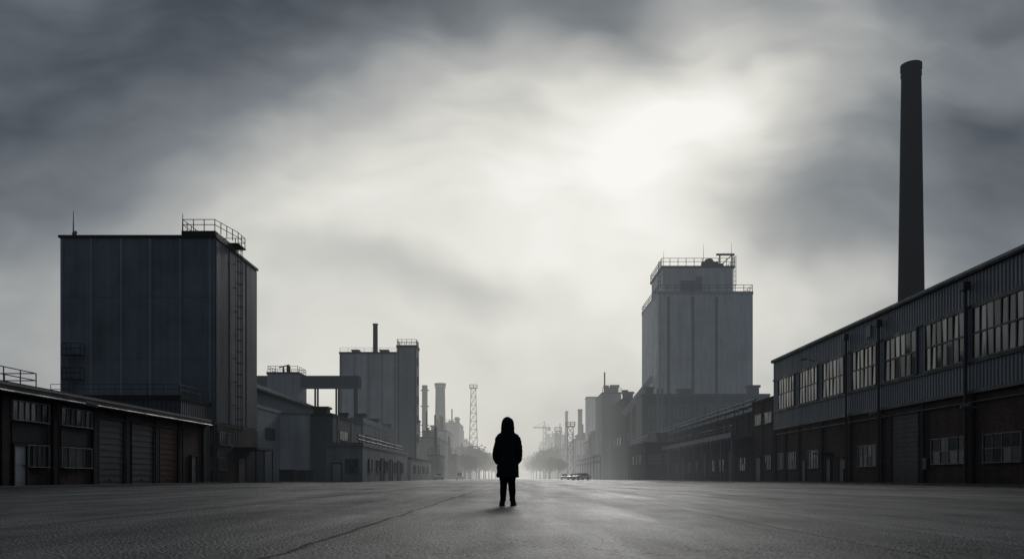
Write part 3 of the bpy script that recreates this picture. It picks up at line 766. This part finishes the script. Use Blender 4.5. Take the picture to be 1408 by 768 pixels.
def ring(cx,cy,z,rx,ry,n=32,wr=0,ph=0):
    return [(cx+(rx+wr*math.sin(7*2*math.pi*i/n+ph))*math.cos(2*math.pi*i/n),cy+(ry+wr*1.5*math.sin(6*2*math.pi*i/n+ph))*math.sin(2*math.pi*i/n),z) for i in range(n)]
def limb(mb,pts,n=14):
    rings=[]
    for k,(p,r) in enumerate(pts):
        a=Vector(pts[max(0,k-1)][0]); b=Vector(pts[min(len(pts)-1,k+1)][0]); d=(b-a).normalized()
        u=d.cross(Vector((0,1,0))).normalized(); w=d.cross(u)
        rings.append([tuple(Vector(p)+u*math.cos(2*math.pi*i/n)*r+w*math.sin(2*math.pi*i/n)*r) for i in range(n)])
    mb.loft(rings)
ctex=bpy.data.textures.new('cloth_folds','CLOUDS'); ctex.noise_scale=.11; ctex.noise_depth=2
def remesh(o,vox,it=3,disp=0):
    r=o.modifiers.new('Remesh','REMESH'); r.mode='VOXEL'; r.voxel_size=vox; r.use_smooth_shade=True
    s=o.modifiers.new('Smooth','SMOOTH'); s.factor=.5; s.iterations=it
    if disp:
        d=o.modifiers.new('Folds','DISPLACE'); d.texture=ctex; d.strength=disp; d.mid_level=.45; d.texture_coords='LOCAL'
mb=MB()
mb.loft([ring(0,0,.565,.213,.155,wr=.012,ph=.5),ring(0,0,.62,.213,.155,wr=.011,ph=.6),ring(0,0,.70,.212,.152,wr=.008,ph=.9),ring(0,0,.80,.206,.147,wr=.004,ph=1.2),ring(0,0,.92,.194,.14),
  ring(0,0,1.04,.172,.13),ring(0,0,1.14,.17,.128),ring(0,0,1.24,.18,.13),ring(0,0,1.32,.186,.128),ring(0,0,1.375,.168,.12),ring(0,0,1.415,.145,.11),ring(0,0,1.45,.120,.105),ring(0,0,1.50,.09,.095)])
for s in(-1,1):
    o_=.006*s
    limb(mb,[((s*.11,0,1.385),.056),((s*.152,0,1.362),.064),((s*.184,-.002,1.32),.067),((s*.203,-.01,1.24),.064),((s*.213+o_,-.022,1.15),.060),((s*.225+o_,-.03,1.05),.060),((s*.229+o_,-.005,.97),.057),((s*.218,.04,.90),.054),((s*.19,.085,.85),.047)])
co=mb.obj('coat','coat',P,True); remesh(co,.010,2,.042)
for s in(-1,1):
    mb=MB(); limb(mb,[((s*.226,.022,.945),.062),((s*.218,.042,.91),.061)]); c=mb.obj('cuff','coat',P,True,True)
    mb=MB(); mb.beam((s*.175,.118,.93),(s*.215,.06,.90),.02,.05); mb.obj('pocket','coat',P,True)
mb=MB(); n=26
prof=[(1.37,.170,.138,.0),(1.40,.156,.132,-.003),(1.435,.138,.125,-.01),(1.475,.129,.128,-.016),(1.53,.131,.138,-.018),(1.585,.130,.144,-.016),(1.64,.121,.141,-.013),(1.688,.100,.124,-.014),(1.725,.068,.092,-.02),(1.747,.032,.05,-.028)]
V=[];F=[]
for z,rx,ry,cy in prof:
    op=math.radians(42)*(1 if z>1.46 and z<1.70 else .45)
    for i in range(n+1):
        t=math.pi/2+op+(2*math.pi-2*op)*i/n
        V.append((rx*math.cos(t),cy+ry*math.sin(t),z))
for k in range(len(prof)-1):
    for i in range(n):
        a=k*(n+1)+i; F.append((a,a+1,a+n+2,a+n+1))
t=len(prof)-1
V.append((.004,-.032,1.756)); 
for i in range(n): F.append((t*(n+1)+i,t*(n+1)+i+1,len(V)-1))
mb.add(V,F); ho=mb.obj('hood','coat',P,True,True)
so=ho.modifiers.new('Solid','SOLIDIFY'); so.thickness=.014; so.offset=-1
ss=ho.modifiers.new('Sub','SUBSURF'); ss.levels=1; ss.render_levels=2
dd=ho.modifiers.new('Folds','DISPLACE'); dd.texture=ctex; dd.strength=.024; dd.texture_coords='LOCAL'
mb=MB(); mb.loft([ring(0,-.02,1.55,.075,.07,16),ring(0,-.02,1.62,.088,.085,16),ring(0,-.02,1.68,.075,.075,16),ring(0,-.02,1.72,.03,.03,16)]); mb.obj('hair','hair',P,True,True)
for s in(-1,1):
    mb=MB(); mb.tube((s*.028,.094,1.615),(s*.028,.1,1.615),.011,n=8); mb.obj('eye','lamp',P,True)
mb=MB(); mb.box(-.022,.022,.082,.088,1.562,1.568); mb.obj('mouth','shutter_red',P,True)
mb=MB(); mb.loft([ring(0,0,.80,.14,.11,20),ring(0,0,.9,.15,.115,20),ring(0,0,.98,.14,.11,20)])
limb(mb,[((-.076,0,.86),.090),((-.084,.0,.7),.092),((-.085,.012,.56),.083),((-.080,.018,.47),.073),((-.083,.0,.37),.073),((-.087,-.013,.27),.064),((-.088,-.012,.17),.055),((-.088,-.008,.10),.057)])
limb(mb,[((.076,0,.86),.090),((.083,.005,.7),.092),((.083,.022,.56),.083),((.078,.03,.47),.073),((.082,.012,.37),.073),((.087,-.003,.27),.064),((.089,-.002,.17),.055),((.089,.0,.10),.057)])
tr=mb.obj('trousers','jeans',P,True); remesh(tr,.009,1,.02)
for s in(-1,1):
    mb=MB(); k_=.012 if s>0 else 0
    def rr2(cx,cy,z,a,b): return ring(cx,cy,z,a,b,16)
    mb.loft([rr2(s*.092,.03,0.0,.045,.12),rr2(s*.092,.03,.025,.050,.13),rr2(s*.092,.025,.05,.049,.12),rr2(s*.090,.005,.085,.048,.085),rr2(s*.088,-.01,.13,.047,.058),rr2(s*.088,-.01,.18,.048,.058)])
    for i,v in enumerate(mb.v): mb.v[i]=(v[0]+s*max(0,v[1]+.05)*.26,v[1]+k_,v[2])
    b=mb.obj('boot','boot',P,True,True)
    mb=MB(); rg=ring(s*.092,.03,.0,.053,.133,16)
    rg=[(v[0]+s*max(0,v[1]+.05)*.26,v[1]+k_,v[2]) for v in rg]
    mb.loft([[(v[0],v[1],-.002) for v in rg],[(v[0],v[1],.018) for v in rg]]); mb.obj('sole','rubber',b,True)

# ------------------------------------------------------------ world: overcast sky, sun veiled by cloud
W=bpy.data.worlds.new('World'); scene.world=W; W.use_nodes=True; nt=W.node_tree; nt.nodes.clear(); g=G(nt)
dirv=g.n('ShaderNodeTexCoord').outputs['Generated']
x,y,z=g.sep(dirv)
yc=g.math('MAXIMUM',y,.08)
u=g.math('DIVIDE',x,yc); v=g.math('DIVIDE',z,yc)
base=g.vec(u,v,0.0)
wn=g.noise(base,3.0,3.2,.54,True)
warp=g.vm('ADD',base,g.vm('SCALE',g.vm('SUBTRACT',wn,(.5,.5,.5)),scale=.20))
def blob(cx,cy,rx,ry,rot,amp,src=warp):
    mp=g.n('ShaderNodeMapping',vector_type='TEXTURE'); g.set(mp,0,src)
    mp.inputs['Location'].default_value=((cx-712)/1100,(656-cy)/1100,0)
    mp.inputs['Rotation'].default_value=(0,0,math.radians(rot)); mp.inputs['Scale'].default_value=(rx/1100,ry/1100,1)
    xx,yy,zz=g.sep(mp.outputs[0])
    r=g.vm('LENGTH',g.vec(xx,yy,0.0))
    return g.mapr(r,0.0,1.0,amp,0.0,True)
val=g.mapr(v,0.0,.6,.62,.45)
for b in [(760,250,720,330,-8,.31),(680,520,800,380,0,.23),(930,150,190,290,25,.21),(1080,50,420,210,0,.17),(830,220,280,190,-10,.15),(400,300,440,170,12,.15),(150,470,460,150,0,.06),
          (60,140,600,290,8,-.17),(380,30,440,150,12,-.09),(850,50,170,100,-35,-.24),(1130,295,290,110,-10,-.20),(1370,200,280,160,0,-.14),(1400,440,240,240,0,-.08),
          (590,385,280,55,-8,-.12),(640,0,260,110,0,-.08),(600,150,170,120,40,.10),(1120,430,300,110,0,.05)]:
    val=g.math('ADD',val,blob(*b))
mp=g.n('ShaderNodeMapping'); g.set(mp,0,warp); mp.inputs['Rotation'].default_value=(0,0,math.radians(28)); mp.inputs['Scale'].default_value=(1.6,4.0,1)
st=g.noise(mp.outputs[0],1.3,3,.52)
val=g.math('ADD',val,g.math('MULTIPLY',g.math('SUBTRACT',st,.5),.26))
mp2=g.n('ShaderNodeMapping'); g.set(mp2,0,warp); mp2.inputs['Rotation'].default_value=(0,0,math.radians(-38)); mp2.inputs['Scale'].default_value=(2.0,6.0,1)
w2=g.noise(mp2.outputs[0],1.7,3.5,.52)
val=g.math('ADD',val,g.math('MULTIPLY',g.math('SUBTRACT',w2,.5),g.mapr(v,.15,.45,.06,.30,True)))
cl=g.noise(warp,4.8,4,.52)
val=g.math('ADD',val,g.math('MULTIPLY',g.math('SUBTRACT',cl,.5),.18))
val=g.math('ADD',g.math('MULTIPLY',val,g.mapr(y,.15,.55,0.0,1.0,True)),g.math('MULTIPLY',.25,g.mapr(y,.15,.55,1.0,0.0,True)))  # unseen sky overhead and behind the camera darkened to dim the ambient light
rp=g.n('ShaderNodeValToRGB'); g.set(rp,0,val); cr=rp.color_ramp
stops=[(0.12,(38,43,51)),(.3,(70,76,84)),(.5,(121,127,132)),(.7,(180,181,179)),(.85,(221,220,213)),(1.0,(248,247,242))]
cr.elements[0].position=stops[0][0]; cr.elements[0].color=rgb(*stops[0][1])
cr.elements[1].position=stops[-1][0]; cr.elements[1].color=rgb(*stops[-1][1])
for p,c in stops[1:-1]:
    el=cr.elements.new(p); el.color=rgb(*c)
bg=g.n('ShaderNodeBackground'); g.set(bg,0,rp.outputs[0]); bg.inputs[1].default_value=1.0
sky=g.n('ShaderNodeTexSky'); sky.sky_type='NISHITA'; sky.sun_disc=False; sky.sun_elevation=math.radians(22); sky.sun_rotation=math.radians(6)
bg2=g.n('ShaderNodeBackground'); g.set(bg2,0,sky.outputs[0]); bg2.inputs[1].default_value=.05
mx=g.n('ShaderNodeMixShader'); mx.inputs[0].default_value=.03
nt.links.new(bg.outputs[0],mx.inputs[1]); nt.links.new(bg2.outputs[0],mx.inputs[2])
out=g.n('ShaderNodeOutputWorld'); nt.links.new(mx.outputs[0],out.inputs[0])

sd=Vector((.095,.92,.38)).normalized()
L=bpy.data.lights.new('sun','SUN'); L.energy=.6; L.angle=math.radians(14); L.color=(1,.98,.95)
so=bpy.data.objects.new('sun',L); so.rotation_euler=sd.to_track_quat('Z','Y').to_euler(); so.location=(10,90,60); COL.objects.link(so)

cam=bpy.data.cameras.new('camera'); co=bpy.data.objects.new('camera',cam); COL.objects.link(co)
co.location=(0,0,.56); co.rotation_euler=(math.radians(90),0,0)
cam.sensor_width=36; cam.lens=28.125; cam.shift_x=-.0057; cam.shift_y=.193; cam.clip_end=6000; cam.clip_start=.1
scene.camera=co
